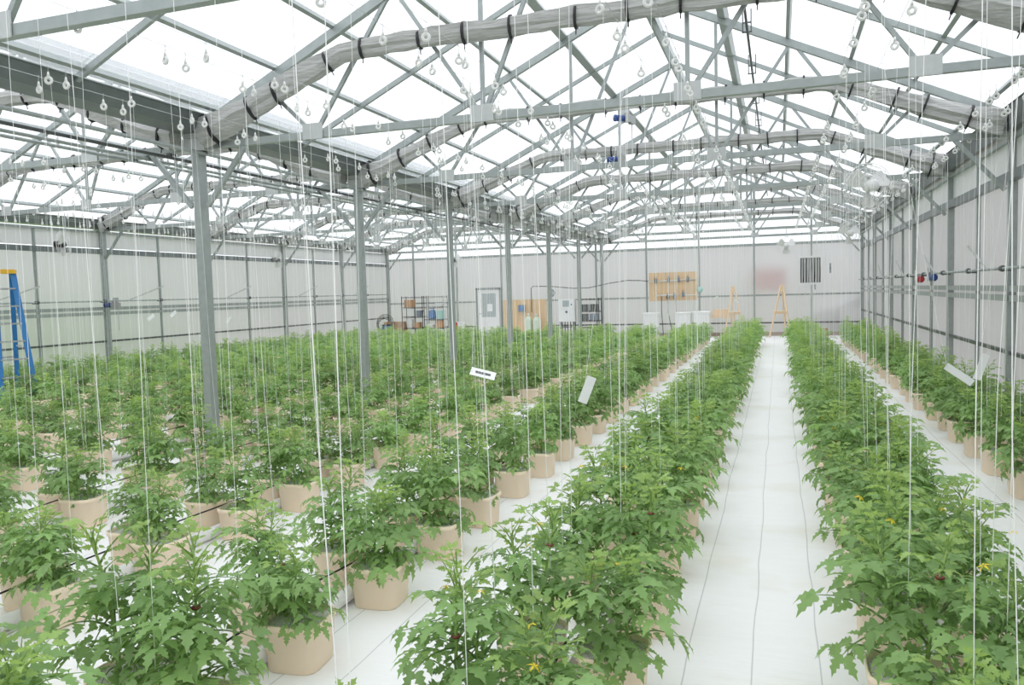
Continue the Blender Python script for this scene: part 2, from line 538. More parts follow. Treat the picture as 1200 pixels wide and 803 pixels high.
# ---- columns
col_mesh = None
def column(x, y, label, group, w=0.10, d=0.13):
    t = thing('steel_column', label, 'column', (x, y, 0), 0, group)
    m = MB().box((0, 0, 1.85), (w, d, 3.70))
    m2 = MB().box((-w/2-0.004, 0, 1.85), (0.008, d*0.45, 3.68))
    obj('post', m, 'galvanized', t)
    obj('stiffener', m2, 'plate', t)
    obj('base_plate', MB().box((0, 0, 0.008), (0.24, 0.26, 0.016)), 'plate', t)
    obj('head_plate', MB().box((0, 0, 3.60), (0.30, 0.17, 0.14)), 'plate', t)
    return t
for i in range(0, 8):
    if i >= 1:
        column(XL, TY(i), 'galvanized column under the valley gutter, '+ORD[i-1]+' from the front', 'columns under the valley gutter')
    if i >= 2:
        column(XR-0.02, TY(i), 'galvanized column against the right wall, '+ORD[i-2]+' from the front', 'right wall columns', 0.09, 0.11)
    if i >= 3:
        column(XW+0.05, TY(i), 'galvanized column against the left wall, '+ORD[i-3]+' from the front', 'left wall columns', 0.10, 0.12)

# ---- trusses
def truss(xc, i, label, group):
    y = TY(i)
    t = thing('roof_truss', label, 'truss', (xc, y, ZCH), 0, group)
    P = lambda r, z: (r, 0, z-ZCH)
    for sd in (-1, 1):
        obj('rafter', MB().bar(P(sd*(HW-0.12), roof_z(HW-0.12)-0.03), P(sd*0.03, roof_z(0.03)-0.03), 0.068, 0.095), 'galvanized', t)
    obj('bottom_chord', MB().box((0, 0, 0), (2*HW-0.30, 0.068, 0.076)), 'galvanized', t)
    rz = lambda r: roof_z(r)-0.06
    webs = []
    for sd in (-1, 1):
        webs += [((sd*3.0, ZCH), (sd*3.62, rz(3.62))), ((sd*3.0, ZCH), (sd*2.06, rz(2.06))),
                 ((sd*1.02, ZCH), (sd*1.96, rz(1.96))), ((sd*1.02, ZCH), (sd*1.02, rz(1.02))), ((sd*1.02, ZCH), (sd*0.06, rz(0.1)))]
    for a, b in webs:
        obj('web', MB().bar(P(*a), P(*b), 0.040, 0.040), 'galvanized', t)
    for r in (-3.0, -1.02, 1.02, 3.0):
        obj('gusset_plate', MB().box((r, -0.043, 0.035), (0.25, 0.010, 0.17)), 'plate', t)
    for sd in (-1, 1):
        obj('knee_brace', MB().bar(P(sd*(HW-0.10), 2.90), P(sd*(HW-0.66), ZCH-0.03), 0.045, 0.05), 'galvanized', t)
    return t
for i in range(0, 8):
    truss(XC, i, 'galvanized roof truss of the main bay, '+ORD[i]+' from the front', 'main bay trusses')
for i in range(1, 8):
    truss(XC2, i, 'galvanized roof truss of the left bay, '+ORD[i-1]+' from the front', 'left bay trusses')

# ---- rolled curtains strapped under the trusses
def bundle(xc, i, label, group):
    r2 = random.Random(i*31+int(xc))
    t = thing('rolled_curtain', label, 'curtain', (xc, TY(i)-0.13, 4.40), 0, group)
    key = [(-4.42, -0.70, 0.16), (-4.05, -0.60, 0.12), (-2.55, -0.03, 0.088), (-2.30, 0.0, 0.085), (0, 0.0, 0.080), (2.30, 0.0, 0.085), (2.55, -0.03, 0.088), (4.05, -0.60, 0.12), (4.42, -0.70, 0.16)]
    pts, rs = [], []
    for a, b in zip(key[:-1], key[1:]):
        n = max(1, int(abs(b[0]-a[0])/0.16))
        for k in range(n):
            f = k/n
            pts.append(Vector((a[0]+(b[0]-a[0])*f, r2.uniform(-0.006, 0.006), a[1]+(b[1]-a[1])*f+r2.uniform(-0.008, 0.008))))
            rs.append((a[2]+(b[2]-a[2])*f)*r2.uniform(0.90, 1.10))
    pts.append(Vector((key[-1][0], 0, key[-1][1]))); rs.append(key[-1][2])
    n = 14
    V, Fc = [], []
    ph = [r2.uniform(0.72, 1.16) for _ in range(n)]
    for p_, (q, r) in enumerate(zip(pts, rs)):
        d = (pts[min(p_+1, len(pts)-1)]-pts[max(p_-1, 0)]).normalized()
        u = Vector((0, 1, 0)); w = d.cross(u).normalized()
        for k in range(n):
            tt = 2*math.pi*k/n
            rr = r*(ph[k]+0.10*math.sin(p_*0.7+k*1.7)+(0.15 if k % 2 else -0.10))
            V.append(q+u*(math.cos(tt)*rr*0.75)+w*(math.sin(tt)*rr*1.10))
    for a in range(len(pts)-1):
        for k in range(n):
            Fc.append((a*n+k, a*n+(k+1) % n, (a+1)*n+(k+1) % n, (a+1)*n+k))
    Fc.append(tuple(range(n))[::-1]); Fc.append(tuple((len(pts)-1)*n+k for k in range(n)))
    m = MB(); m.add(V, Fc)
    obj('fabric_roll', m, 'curtain', t)
    # straps
    s = 0.0
    nxt = 0.25
    for a in range(len(pts)-1):
        s += (pts[a+1]-pts[a]).length
        if s > nxt:
            nxt += 0.55+r2.uniform(-0.06, 0.06)
            d = (pts[a+1]-pts[a]).normalized()
            q = pts[a]; r = rs[a]*1.20
            u = Vector((0, 1, 0)); w = d.cross(u).normalized()
            mb = MB()
            V = []
            for off in (-0.012, 0.012):
                for k in range(12):
                    tt = 2*math.pi*k/12
                    V.append(q+d*off+u*(math.cos(tt)*r*0.78)+w*(math.sin(tt)*r*1.14))
            mb.add(V, [(k, (k+1) % 12, 12+(k+1) % 12, 12+k) for k in range(12)]+[tuple(range(12))[::-1], tuple(range(12, 24))])
            mb.tube([q-w*(r*1.1), q-w*(r*1.1+0.05)], 0.006, 5)
            obj('strap', mb, 'black', t)
    return t
for i in range(0, 8):
    bundle(XC, i, 'grey rolled curtain with black straps, main bay, '+ORD[i]+' from the front', 'rolled curtains of the main bay')
for i in range(1, 8):
    bundle(XC2, i, 'grey rolled curtain with black straps, left bay, '+ORD[i-1]+' from the front', 'rolled curtains of the left bay')

# ---- pipes running along the house
def long_pipe(name, label, x, z, r, mat='galvanized', y0=YF+0.1, y1=YB-0.05, cat='pipe', clamps=0):
    t = thing(name, label, cat, (x, y0, z))
    obj('tube', MB().tube([(0, 0, 0), (0, y1-y0, 0)], r, 8), mat, t, smooth=True)
    for i in range(0, 8):
        if y0 < TY(i) < y1 and clamps:
            obj('clamp', MB().box((0, TY(i)-y0, r+0.02), (r*2.4, 0.05, 0.07+r)), 'dark_steel', t)
    return t
long_pipe('overhead_pipe', 'upper steel pipe hugging the valley gutter on its right', XL+0.10, 3.50, 0.022, clamps=1)
for k, (x, w) in enumerate(((-6.80, 'nearest to'), (-7.10, 'second out from'), (-7.32, 'farthest out from'))):
    long_pipe('overhead_pipe', 'overhead steel pipe left of the valley gutter, '+w+' it', x, 3.50, 0.02, 'galvanized' if k else 'dark_steel', clamps=1)
# vent shaft under the right slope, with hanging brackets
vs_t = long_pipe('vent_shaft', 'dark drive shaft with square brackets under the roof right of the ridge', -0.35, 4.98, 0.016, 'dark_steel', cat='shaft')
for k in range(14):
    y = 1.2+k*2.0
    b = MB().bar((-0.05, y, -0.05), (-0.05, y, 0.22), 0.014, 0.014).bar((0.05, y, -0.05), (0.05, y, 0.22), 0.014, 0.014).box((0, y, -0.055), (0.12, 0.03, 0.012)).box((0, y, 0.06), (0.10, 0.03, 0.012))
    obj('bracket', b, 'dark_steel', vs_t)

# ---- crop wires
ROWS = [(2.14, 'right-wall row', 'the row along the right wall'), (0.68, "aisle's right row", "the row right of the aisle"), (-0.90, "aisle's left row", 'the row left of the aisle'),
        (-2.42, 'second row left of aisle', 'the second row left of the aisle'), (-4.07, 'third row left of aisle', 'the third row left of the aisle'), (-5.55, 'fourth row left of aisle', 'the fourth row left of the aisle'),
        (-7.20, 'first row past columns', 'the first row past the columns'), (-8.72, 'second row past columns', 'the second row past the columns'), (-10.25, 'third row past columns', 'the third row past the columns'),
        (-11.78, 'fourth row past columns', 'the fourth row past the columns'), (-13.35, 'fifth row past columns', 'the fifth row past the columns'), (-14.80, 'left-wall row', 'the row along the left wall')]
ZW = 3.66
WIRE_DX = 0.15
for X, short, long_ in ROWS:
    for s_, side in ((-1, 'left'), (1, 'right')):
        o = obj('crop_wire', MB().tube([(0, 0, 0), (0, YB-YF-0.2, 0)], 0.0022, 4), 'rod', None, loc=(X+s_*WIRE_DX, YF+0.1, ZW))
        tag(o, 'thin taut steel wire, '+side+' of the pair over '+long_, 'wire', 'crop wires')

# ================================================================== POTTED TOMATO PLANTS
def tri_arrays(V, F):
    T = []
    for f in F:
        for k in range(1, len(f)-1): T.append((f[0], f[k], f[k+1]))
    return np.array(V, float), np.array(T, int)

EDGE_HI = [(0.0, 0.08), (0.10, 0.78), (0.21, 1.05), (0.29, 0.56), (0.43, 0.98), (0.51, 0.46), (0.65, 0.72), (0.73, 0.30), (1.0, 0.0)]
EDGE_LO = [(0.0, 0.05), (0.25, 1.0), (0.60, 0.70), (1.0, 0.0)]
def leaflet(base, d, nrm, L, wfrac, curl, edge, fold):
    """a lobed blade from base along d, bending away from nrm; returns verts and tris"""
    d = d/np.linalg.norm(d); nrm = nrm-d*(nrm@d); nrm /= np.linalg.norm(nrm)
    sd = np.cross(nrm, d)
    V, T = [], []
    n = len(edge)
    for s, w in edge:
        a = curl*s
        c = base+d*(L*math.sin(a)/max(curl, 1e-3))-nrm*(L*(1-math.cos(a))/max(curl, 1e-3))
        hw = w*wfrac*L
        dn = -nrm*math.cos(a)-d*math.sin(a)
        V += [c-dn*0.0, c+sd*hw-dn*(fold*hw)*-1*-1, c-sd*hw-dn*(fold*hw)*-1*-1]
    for i in range(n-1):
        a, b = i*3, (i+1)*3
        if i < n-2:
            T += [(a, a+1, b+1), (a, b+1, b), (a, b, b+2), (a, b+2, a+2)]
        else:
            T += [(a, a+1, b), (a, b, a+2)]
    return np.array(V), np.array(T)

def make_leaf(seed, L, pairs, droop, lo=False, young=False):
    """compound leaf: curved rachis and paired lobed leaflets; base at origin, leaving along +x"""
    r = random.Random(seed)
    edge = EDGE_LO if lo else EDGE_HI
    N = 8
    a = math.radians(r.uniform(20, 36))
    pos = [np.zeros(3)]; dirs = []
    side = r.uniform(-0.25, 0.25)
    for k in range(N):
        dd = np.array([math.cos(a), side*k/N, math.sin(a)]); dd /= np.linalg.norm(dd)
        dirs.append(dd); pos.append(pos[-1]+dd*(L*0.80/N))
        a -= math.radians(droop)/N*(0.5+k/N)
    dirs.append(dirs[-1])
    VV, TT = [], []
    off = 0
    def put(V, T):
        nonlocal off
        VV.append(V); TT.append(T+off); off += len(V)
    m = MB()
    sel = range(0, N+1, 2) if not lo else (0, N)
    m.tube([pos[i] for i in sel], [0.0042*(1-0.7*i/N) for i in sel], 3, cap=False)
    put(*tri_arrays(m.v, m.f))
    ts = [0.22+0.70*k/max(pairs-1, 1) for k in range(pairs)]
    for j, t in enumerate(ts):
        i = min(int(t*N), N-1)
        f = t*N-i
        b = pos[i]*(1-f)+pos[i+1]*f
        dd = dirs[i]
        yv = np.array([0, 1.0, 0]); yv = yv-dd*(yv@dd); yv /= np.linalg.norm(yv)
        nr = np.cross(dd, yv)
        for s in (-1, 1):
            an = math.radians(r.uniform(48, 68))
            ld = dd*math.cos(an)+yv*s*math.sin(an)+nr*r.uniform(-0.35, 0.15)
            ll = L*(0.21+0.11*j/max(pairs-1, 1))*r.uniform(0.85, 1.15)
            nn = nr+yv*s*r.uniform(-0.2, 0.3)
            put(*leaflet(b+ld*0.012, ld, nn, ll, r.uniform(0.24, 0.31), r.uniform(0.4, 1.1) if not young else r.uniform(0.2, 0.6), edge, 0.25))
    nr = np.cross(dirs[-1], np.array([0, 1.0, 0])); nr /= np.linalg.norm(nr)
    put(*leaflet(pos[-1], dirs[-1], nr, L*0.36, 0.27, r.uniform(0.5, 1.0), edge, 0.25))
    return np.vstack(VV), np.vstack(TT)

LEAVES_HI, LEAVES_LO = [], []
for k in range(10):
    young = k >= 7
    L = (0.20+0.016*(k % 4)) if not young else (0.10+0.028*(k-7))
    pr = 4 if not young else 3
    dr = rnd.uniform(55, 115) if not young else rnd.uniform(10, 50)
    LEAVES_HI.append(make_leaf(100+k, L, pr, dr, False, young))
    LEAVES_LO.append(make_leaf(100+k, L, pr, dr, True, young))

def np_mesh(name, V, T, mats, mi=None, smooth=False):
    me = bpy.data.meshes.new(name)
    me.vertices.add(len(V)); me.vertices.foreach_set('co', np.asarray(V, np.float32).ravel())
    me.loops.add(len(T)*3); me.loops.foreach_set('vertex_index', np.asarray(T, np.int32).ravel())
    me.polygons.add(len(T))
    me.polygons.foreach_set('loop_start', np.arange(0, len(T)*3, 3, dtype=np.int32))
    me.polygons.foreach_set('loop_total', np.full(len(T), 3, np.int32))
    for m_ in mats: me.materials.append(MATS[m_])
    if mi is not None: me.polygons.foreach_set('material_index', np.asarray(mi, np.int32))
    if smooth: me.polygons.foreach_set('use_smooth', np.ones(len(T), bool))
    me.update(calc_edges=True)
    return me
LEAF_MESH = [np_mesh('leaf', V, T, ['young_leaf' if k >= 7 else 'leaf']) for k, (V, T) in enumerate(LEAVES_HI)]

POT_H = 0.24
def plant_layout(seed, height, spread, nleaf):
    """two curved stems and the placement of every leaf on them"""
    r = random.Random(seed)
    stems, leaves = [], []
    for s in range(2):
        a0 = r.uniform(0, 6.28)
        bx, by = (0.05 if s else -0.05)+r.uniform(-0.02, 0.02), r.uniform(-0.05, 0.05)
        lean = r.uniform(0.02, 0.10)
        h = height*r.uniform(0.85, 1.08)
        pts = []
        for k in range(6):
            f = k/5
            pts.append(np.array([bx+lean*math.cos(a0)*f*f, by+lean*math.sin(a0)*f*f, POT_H-0.04+(h)*f]))
        stems.append(pts)
        az = r.uniform(0, 6.28)
        for k in range(nleaf):
            f = 0.10+0.90*k/(nleaf-1)
            i = min(int(f*5), 4); q = pts[i]*(1-(f*5-i))+pts[i+1]*(f*5-i)
            az += 2.4+r.uniform(-0.5, 0.5)
            if f > 0.93: var = r.choice((7, 8)); tilt = r.uniform(-60, -25); sc = r.uniform(0.8, 1.1)
            elif f > 0.80: var = r.choice((8, 9, 9)); tilt = r.uniform(-40, -5); sc = r.uniform(0.9, 1.25)
            else: var = r.randrange(7); tilt = r.uniform(-28, 22) if f > 0.3 else r.uniform(-5, 24); sc = spread*r.uniform(0.78, 1.12)*(0.80+0.36*math.sin(math.pi*min(f*1.15, 1)))
            M = Matrix.Translation(Vector(q)) @ Matrix.Rotation(az, 4, 'Z') @ Matrix.Rotation(math.radians(tilt), 4, 'Y') @ Matrix.Rotation(r.uniform(-0.3, 0.3), 4, 'X') @ Matrix.Scale(sc, 4)
            leaves.append((var, M))
    return stems, leaves

LAYOUTS = [plant_layout(500+k, 0.40+0.03*(k % 4), 1.0+0.06*(k % 3), 28) for k in range(8)]

def stem_mesh(stems):
    m = MB()
    for pts in stems:
        m.tube(pts, [0.008-0.0009*k for k in range(len(pts))], 6)
    return m
def joined(layout, leaves_src, with_stems=True):
    VV, TT, MI = [], [], []
    off = 0
    for var, M in layout[1]:
        V, T = leaves_src[var]
        A = np.array(M)
        W = V@A[:3, :3].T+A[:3, 3]
        VV.append(W); TT.append(T+off); off += len(V)
        MI.append(np.full(len(T), 1 if var >= 7 else 0))
    if with_stems:
        m = stem_mesh(layout[0]); V, T = tri_arrays(m.v, m.f)
        VV.append(V); TT.append(T+off); MI.append(np.full(len(T), 2))
    return np.vstack(VV), np.vstack(TT), np.concatenate(MI)

STEM_MESH = []
FOLIAGE_MESH = []
for lay in LAYOUTS:
    STEM_MESH.append([MB().tube(pts, [0.008-0.0009*k for k in range(len(pts))], 6).mesh('stem', 'stem', True) for pts in lay[0]])
    V, T, MI = joined(lay, LEAVES_HI, False)
    FOLIAGE_MESH.append(np_mesh('foliage', V, T, ['leaf', 'young_leaf'], MI))
# square-rounded drainage bucket
pot_prof = [(0.126, 0.0), (0.131, 0.004), (0.144, POT_H-0.030), (0.151, POT_H-0.029), (0.153, POT_H-0.004), (0.150, POT_H), (0.143, POT_H), (0.140, POT_H-0.05)]
POT_MESH = MB().lathe(pot_prof, 24, power=5).mesh('bucket', 'pot', True)
PERLITE_MESH = MB().lathe([(0.139, POT_H-0.045), (0.139, POT_H-0.022), (0.05, POT_H-0.014)], 16, power=5).mesh('perlite', 'perlite', True)
CLIP_MESH = MB().ring((0, 0, 0), 0.012, 0.005, 8, 5, axis='z').mesh('plant_clip', 'clip', True)
fm = MB()
for k in range(5):
    a = k*1.2566
    fm.add([(0, 0, 0), (0.010*math.cos(a-0.4), 0.010*math.sin(a-0.4), 0.003), (0.026*math.cos(a), 0.026*math.sin(a), -0.006), (0.010*math.cos(a+0.4), 0.010*math.sin(a+0.4), 0.003)], [(0, 1, 2, 3)])
FLOWER_MESH = fm.mesh('flower', 'flower')

YK0, DY = 3.25, 0.80
NROW = 29
plants = []
for ri, (X, short, long_) in enumerate(ROWS):
    for li, s_ in enumerate((-1, 1)):
        n_seen = 0
        for k in range(-2, NROW):
            y = YK0+k*DY+(0.12 if s_ < 0 else 0.0)+rnd.uniform(-0.05, 0.05)
            x = X+s_*(0.190)+rnd.uniform(-0.02, 0.02)
            if x > XR-0.22: x = XR-0.22
            px, py, z = project((x, y, 0.5))
            m = F_PX*0.45/max(z, 0.3)
            seen = z > 0.6 and -m < px < 1200+m and -m < py < 803+m
            if seen: n_seen += 1
            plants.append(dict(ri=ri, li=li, x=x, y=y, z=z, seen=seen, n=n_seen, lay=rnd.randrange(8), rz=rnd.uniform(0, 6.28),
                               sc=rnd.uniform(0.90, 1.10)*(1.10 if ri in (1, 2) else 1.0 if ri == 0 else 1.02 if ri == 3 else 0.92)*(1.22 if y < 3.0 and ri > 2 else 1.0)))
seen = sorted([p for p in plants if p['seen']], key=lambda p: p['z'])
LIMIT = 298
NEAR = 62
LOOK = ['bushy', 'leafy', 'bushy', 'leafy']
for j, p in enumerate(seen[:LIMIT]):
    side = ('left', 'right')[p['li']]
    t = thing('potted_tomato_plant', 'tomato plant in beige bucket, %s from front, %s line, %s' % (ORD[p['n']-1], side, ROWS[p['ri']][1]), 'potted plant',
              (p['x'], p['y'], 0.0), 0, 'potted tomato plants')
    b = link('bucket', POT_MESH, t); b.rotation_euler.z = rnd.uniform(-0.12, 0.12)
    link('perlite', PERLITE_MESH, b)
    lay = LAYOUTS[p['lay']]
    R = Matrix.Rotation(p['rz'], 4, 'Z') @ Matrix.Diagonal((p['sc'], p['sc'], 1, 1)) @ Matrix.Translation((0, 0, POT_H*(1-p['sc']))) @ Matrix.Diagonal((1, 1, p['sc'], 1))
    for sm in STEM_MESH[p['lay']]:
        s_o = link('stem', sm, t); s_o.matrix_basis = R
    if j < NEAR:
        for var, M in lay[1]:
            o = link('leaf', LEAF_MESH[var], t); o.matrix_basis = R @ M
        for q in range(rnd.choice((0, 1, 1, 2))):
            pts = lay[0][q % 2]
            c = link('plant_clip', CLIP_MESH, t); c.matrix_basis = R @ Matrix.Translation(Vector(pts[3+q % 2]))
        if p['ri'] in (1, 2) and rnd.random() < 0.6:
            for q in range(2):
                pts = lay[0][q % 2]
                fo = link('flower', FLOWER_MESH, t)
                fo.matrix_basis = R @ Matrix.Translation(Vector(pts[4])+Vector((rnd.uniform(-0.10, 0.10), rnd.uniform(-0.1, 0.1), 0.06))) @ Matrix.Rotation(rnd.uniform(-0.7, 0.7), 4, 'X')
    else:
        fo = link('foliage', FOLIAGE_MESH[p['lay']], t); fo.matrix_basis = R
        fo['kind'] = 'stuff'
# the rest of the rows: one mass of far plants and their buckets
# (with those just outside the frame, so the rows go on there)
rest = seen[LIMIT:]+[p for p in plants if not p['seen'] and p['y'] > 1.5 and math.hypot(p['x'], p['y']) < 14]
LOW = [joined(l, LEAVES_LO) for l in LAYOUTS]
pm = MB().lathe([(0.128, 0), (0.145, POT_H-0.03), (0.152, POT_H-0.03), (0.150, POT_H), (0.143, POT_H), (0.140, POT_H-0.03)], 12, power=5)
PV, PT = tri_arrays(pm.v, pm.f)
VV, TT, MI = [], [], []
off = 0
for p in rest:
    V, T, mi = LOW[p['lay']]
    c, s_ = math.cos(p['rz']), math.sin(p['rz'])
    Rz = np.array([[c, -s_, 0], [s_, c, 0], [0, 0, 1]])
    W = (V-np.array([0, 0, POT_H]))@Rz.T*p['sc']+np.array([p['x'], p['y'], POT_H])
    VV.append(W); TT.append(T+off); MI.append(mi); off += len(V)
    VV.append(PV+np.array([p['x'], p['y'], 0])); TT.append(PT+off); MI.append(np.full(len(PT), 3)); off += len(PV)
far = link('distant_tomato_plants', np_mesh('distant_tomato_plants', np.vstack(VV), np.vstack(TT), ['leaf', 'young_leaf', 'stem', 'pot'], np.concatenate(MI)))
tag(far, 'dense mass of potted tomato plants filling the far end of the rows', 'plants', None, 'stuff')

# ---- drain pipes and drip hoses along the rows
Y_END = YK0+(NROW-1)*DY+0.4
for X, short, long_ in ROWS:
    t = thing('drain_pipe', 'white drain pipe on the floor along '+long_, 'pipe', (X, 1.2, 0.045), 0, 'drain pipes')
    obj('tube', MB().tube([(0, 0, 0), (0, Y_END-1.2, 0)], 0.043, 10), 'pvc', t, smooth=True)
    obj('end_cap', MB().tube([(0, Y_END-1.2, 0), (0, Y_END-1.14, 0)], 0.052, 10), 'pvc', t, smooth=True)
    pts = []
    y = 1.2
    while y < Y_END:
        pts.append((X+rnd.uniform(-0.02, 0.02), y, POT_H-0.02+rnd.uniform(-0.012, 0.012))); y += 0.4
    o = obj('drip_hose', MB().tube([(a-X, b-1.2, c-POT_H) for a, b, c in pts], 0.006, 5), 'hose', None, smooth=True, loc=(X, 1.2, POT_H))
    tag(o, 'black drip hose lying along the bucket tops of '+long_, 'hose', 'drip hoses')

# ================================================================== TWINES ON BOBBIN HOOKS
hook = MB().tube([(0.0, 0, -0.045), (0, 0, -0.02), (0.006, 0, -0.004), (0.004, 0, 0.008), (-0.004, 0, 0.008), (-0.006, 0, 0.0)], 0.0022, 5)
HOOK_MESH = hook.mesh('hook', 'rod', True)
bob = MB().tube([(0, 0, -0.04), (0, 0, -0.075)], [0.006, 0.013], 8).ring((0, 0, -0.105), 0.023, 0.011, 16, 8, axis='y')
BOB_MESH = bob.mesh('bobbin', 'bobbin', True)
TW = []
for k in range(8):
    r2 = random.Random(900+k)
    dx, dy = r2.uniform(-0.07, 0.07), r2.uniform(-0.09, 0.09)
    z1 = -(ZW-0.40)
    pts = [(0.02, 0, -0.11), (0.02+dx*0.3+r2.uniform(-0.01, 0.01), dy*0.3, z1*0.35), (0.02+dx*0.7+r2.uniform(-0.015, 0.015), dy*0.7, z1*0.7), (0.02+dx, dy, z1)]
    TW.append(pts)
TW_MESH = [MB().tube(p, 0.0015, 4).mesh('twine', 'twine') for p in TW]
strings, outside = [], []
for ri, (X, short, long_) in enumerate(ROWS):
    for li, s_ in enumerate((-1, 1)):
        n = 0
        for k in range(-2, NROW):
            for q in (-0.10, 0.10):
                if rnd.random() < 0.30: continue
                x, y = X+s_*WIRE_DX, YK0+k*DY+q+rnd.uniform(-0.05, 0.05)
                px, py, z = project((x, y, ZW-0.1))
                px2, py2, z2 = project((x, y, 0.5))
                vis = min(z, z2) > 0.6 and (-40 < px < 1240 or -40 < px2 < 1240) and -20 < py2 and py < 803
                if not vis:
                    if y > 1.5 and math.hypot(x, y) < 12: outside.append((z2, x, y, ri, li, 0, rnd.randrange(8)))
                    continue
                n += 1
                strings.append((z2, x, y, ri, li, n, rnd.randrange(8)))
strings.sort()
for z2, x, y, ri, li, n, v in strings[:LIMIT]:
    t = thing('support_twine', 'white twine on bobbin hook, %s from front, %s wire, %s' % (ORD[n-1], ('left', 'right')[li], ROWS[ri][1]), 'twine', (x, y, ZW), 0, 'support twines')
    link('hook', HOOK_MESH, t)
    rz = rnd.uniform(-0.5, 0.5)
    link('bobbin', BOB_MESH, t, rot=(0, 0, rz))
    link('twine', TW_MESH[v], t)
VV, TT = [], []
off = 0
lowbob = MB().tube([(0, 0, 0), (0, 0, -0.075)], [0.004, 0.013], 5).ring((0, 0, -0.105), 0.023, 0.011, 8, 5, axis='y')
for z2, x, y, ri, li, n, v in strings[LIMIT:]+outside:
    m = MB(); m.tube(TW[v], 0.0015, 3, cap=False); m.v += []
    V, T = tri_arrays(m.v, m.f)
    V2, T2 = tri_arrays(lowbob.v, lowbob.f)
    o_ = np.array([x, y, ZW])
    VV += [V+o_, V2+o_]; TT += [T+off, T2+off+len(V)]; off += len(V)+len(V2)
fs = link('distant_twines', np_mesh('distant_twines', np.vstack(VV), np.vstack(TT), ['twine']))
tag(fs, 'hundreds of white twines hanging over the far rows', 'twine', None, 'stuff')

# ================================================================== CARDS, LADDER, FANS, MOTORS
def card(loc, rot, label, w=0.26, h=0.085, printed=False):
    t = thing('insect_card', label, 'card', loc, 0, 'hanging white cards')
    t.rotation_euler = rot
    c = obj('card', MB().box((0, 0, 0), (w, 0.004, h)), 'card', t)
    if printed:
        obj('print', MB().box((0, -0.0026, 0), (w*0.62, 0.001, h*0.30)), 'print', c)
    obj('clip', MB().box((-w/2+0.01, 0, 0.0), (0.02, 0.012, 0.03)), 'pvc', t)
    # the card's own thread, up to the nearest crop wire
    M = Matrix.Translation(loc) @ t.rotation_euler.to_matrix().to_4x4()
    a = M @ Vector((-w/2+0.01, 0, 0))
    wx = min((X+q*WIRE_DX for X, _s, _l in ROWS for q in (-1, 1)), key=lambda v: abs(v-a.x))
    I = M.inverted()
    obj('thread', MB().tube([I @ a, I @ Vector((wx, a.y, ZW))], 0.0015, 4), 'twine', t)
    return t
def unproject(px, py, depth_y):
    d = FW*F_PX+RT*(px-600)-UP*(py-401.5)
    return Vector(np.array([0, 0, CAM_H])+d*(depth_y/d[1]))
card(unproject(566, 438, 6.9), (math.radians(-60), math.radians(15), 0.25), 'white card with dark print tilted nearly flat above the third row', 0.24, 0.12, True)
card(unproject(688, 457, 6.0), (0.05, math.radians(-68), 0.1), 'white card hanging upright on twine left of the aisle', 0.22, 0.075)
card(unproject(1124, 439, 7.3), (0.0, math.radians(36), -0.2), 'white card slanting down to the right before the right-wall row', 0.24, 0.06)
card(unproject(1150, 430, 7.9), (0.0, math.radians(-72), 0.0), 'white card hanging nearly upright on twines at far right', 0.24, 0.065)
for k, (px, py, yy, an) in enumerate(((177, 372, 11.5, -35), (203, 368, 11.6, -40), (238, 393, 12.4, -30), (268, 375, 13.0, -55), (839, 349, 24.5, -30), (863, 353, 24.8, 40))):
    card(unproject(px, py, yy), (0.1, math.radians(an), 0.2), 'small white card on twine, %s' % (
        'leftmost before the left wall', 'second before the left wall', 'level with the first column', 'right of the first column', 'left of the two before the easels', 'right of the two before the easels')[0:6][k], 0.15, 0.06)

# ---- blue stepladder at far left
lt = thing('stepladder', 'tall blue stepladder with yellow top cap at far left', 'ladder', (-12.60, 9.93, 0), math.radians(-26))
Hh = 2.36
for s_ in (-1, 1):
    obj('rail', MB().bar((0.62, s_*0.27, 0), (0.06, s_*0.14, Hh), 0.035, 0.085, (0, 1, 0)), 'blue_fibreglass', lt)
    obj('rear_rail', MB().bar((-0.62, s_*0.25, 0), (-0.06, s_*0.14, Hh), 0.03, 0.07, (0, 1, 0)), 'blue_fibreglass', lt)
    obj('spreader', MB().bar((0.36, s_*0.215, 1.10), (-0.36, s_*0.205, 1.10), 0.006, 0.025), 'rod', lt)
for k in range(1, 8):
    f = k*0.30/Hh
    hw = 0.27-0.13*f
    obj('step', MB().box((0.62-0.56*f, 0, k*0.30), (0.085, 2*hw-0.03, 0.025)), 'cast', lt)
    if k % 2:
        hr = 0.25-0.11*f
        obj('rear_brace', MB().box((-0.62+0.56*f, 0, k*0.30), (0.02, 2*hr-0.02, 0.03)), 'cast', lt)
cap = MB().box((0, 0, Hh+0.03), (0.24, 0.36, 0.06)).box((0, 0, Hh+0.065), (0.20, 0.30, 0.012))
obj('top_cap', cap, 'yellow_plastic', lt)

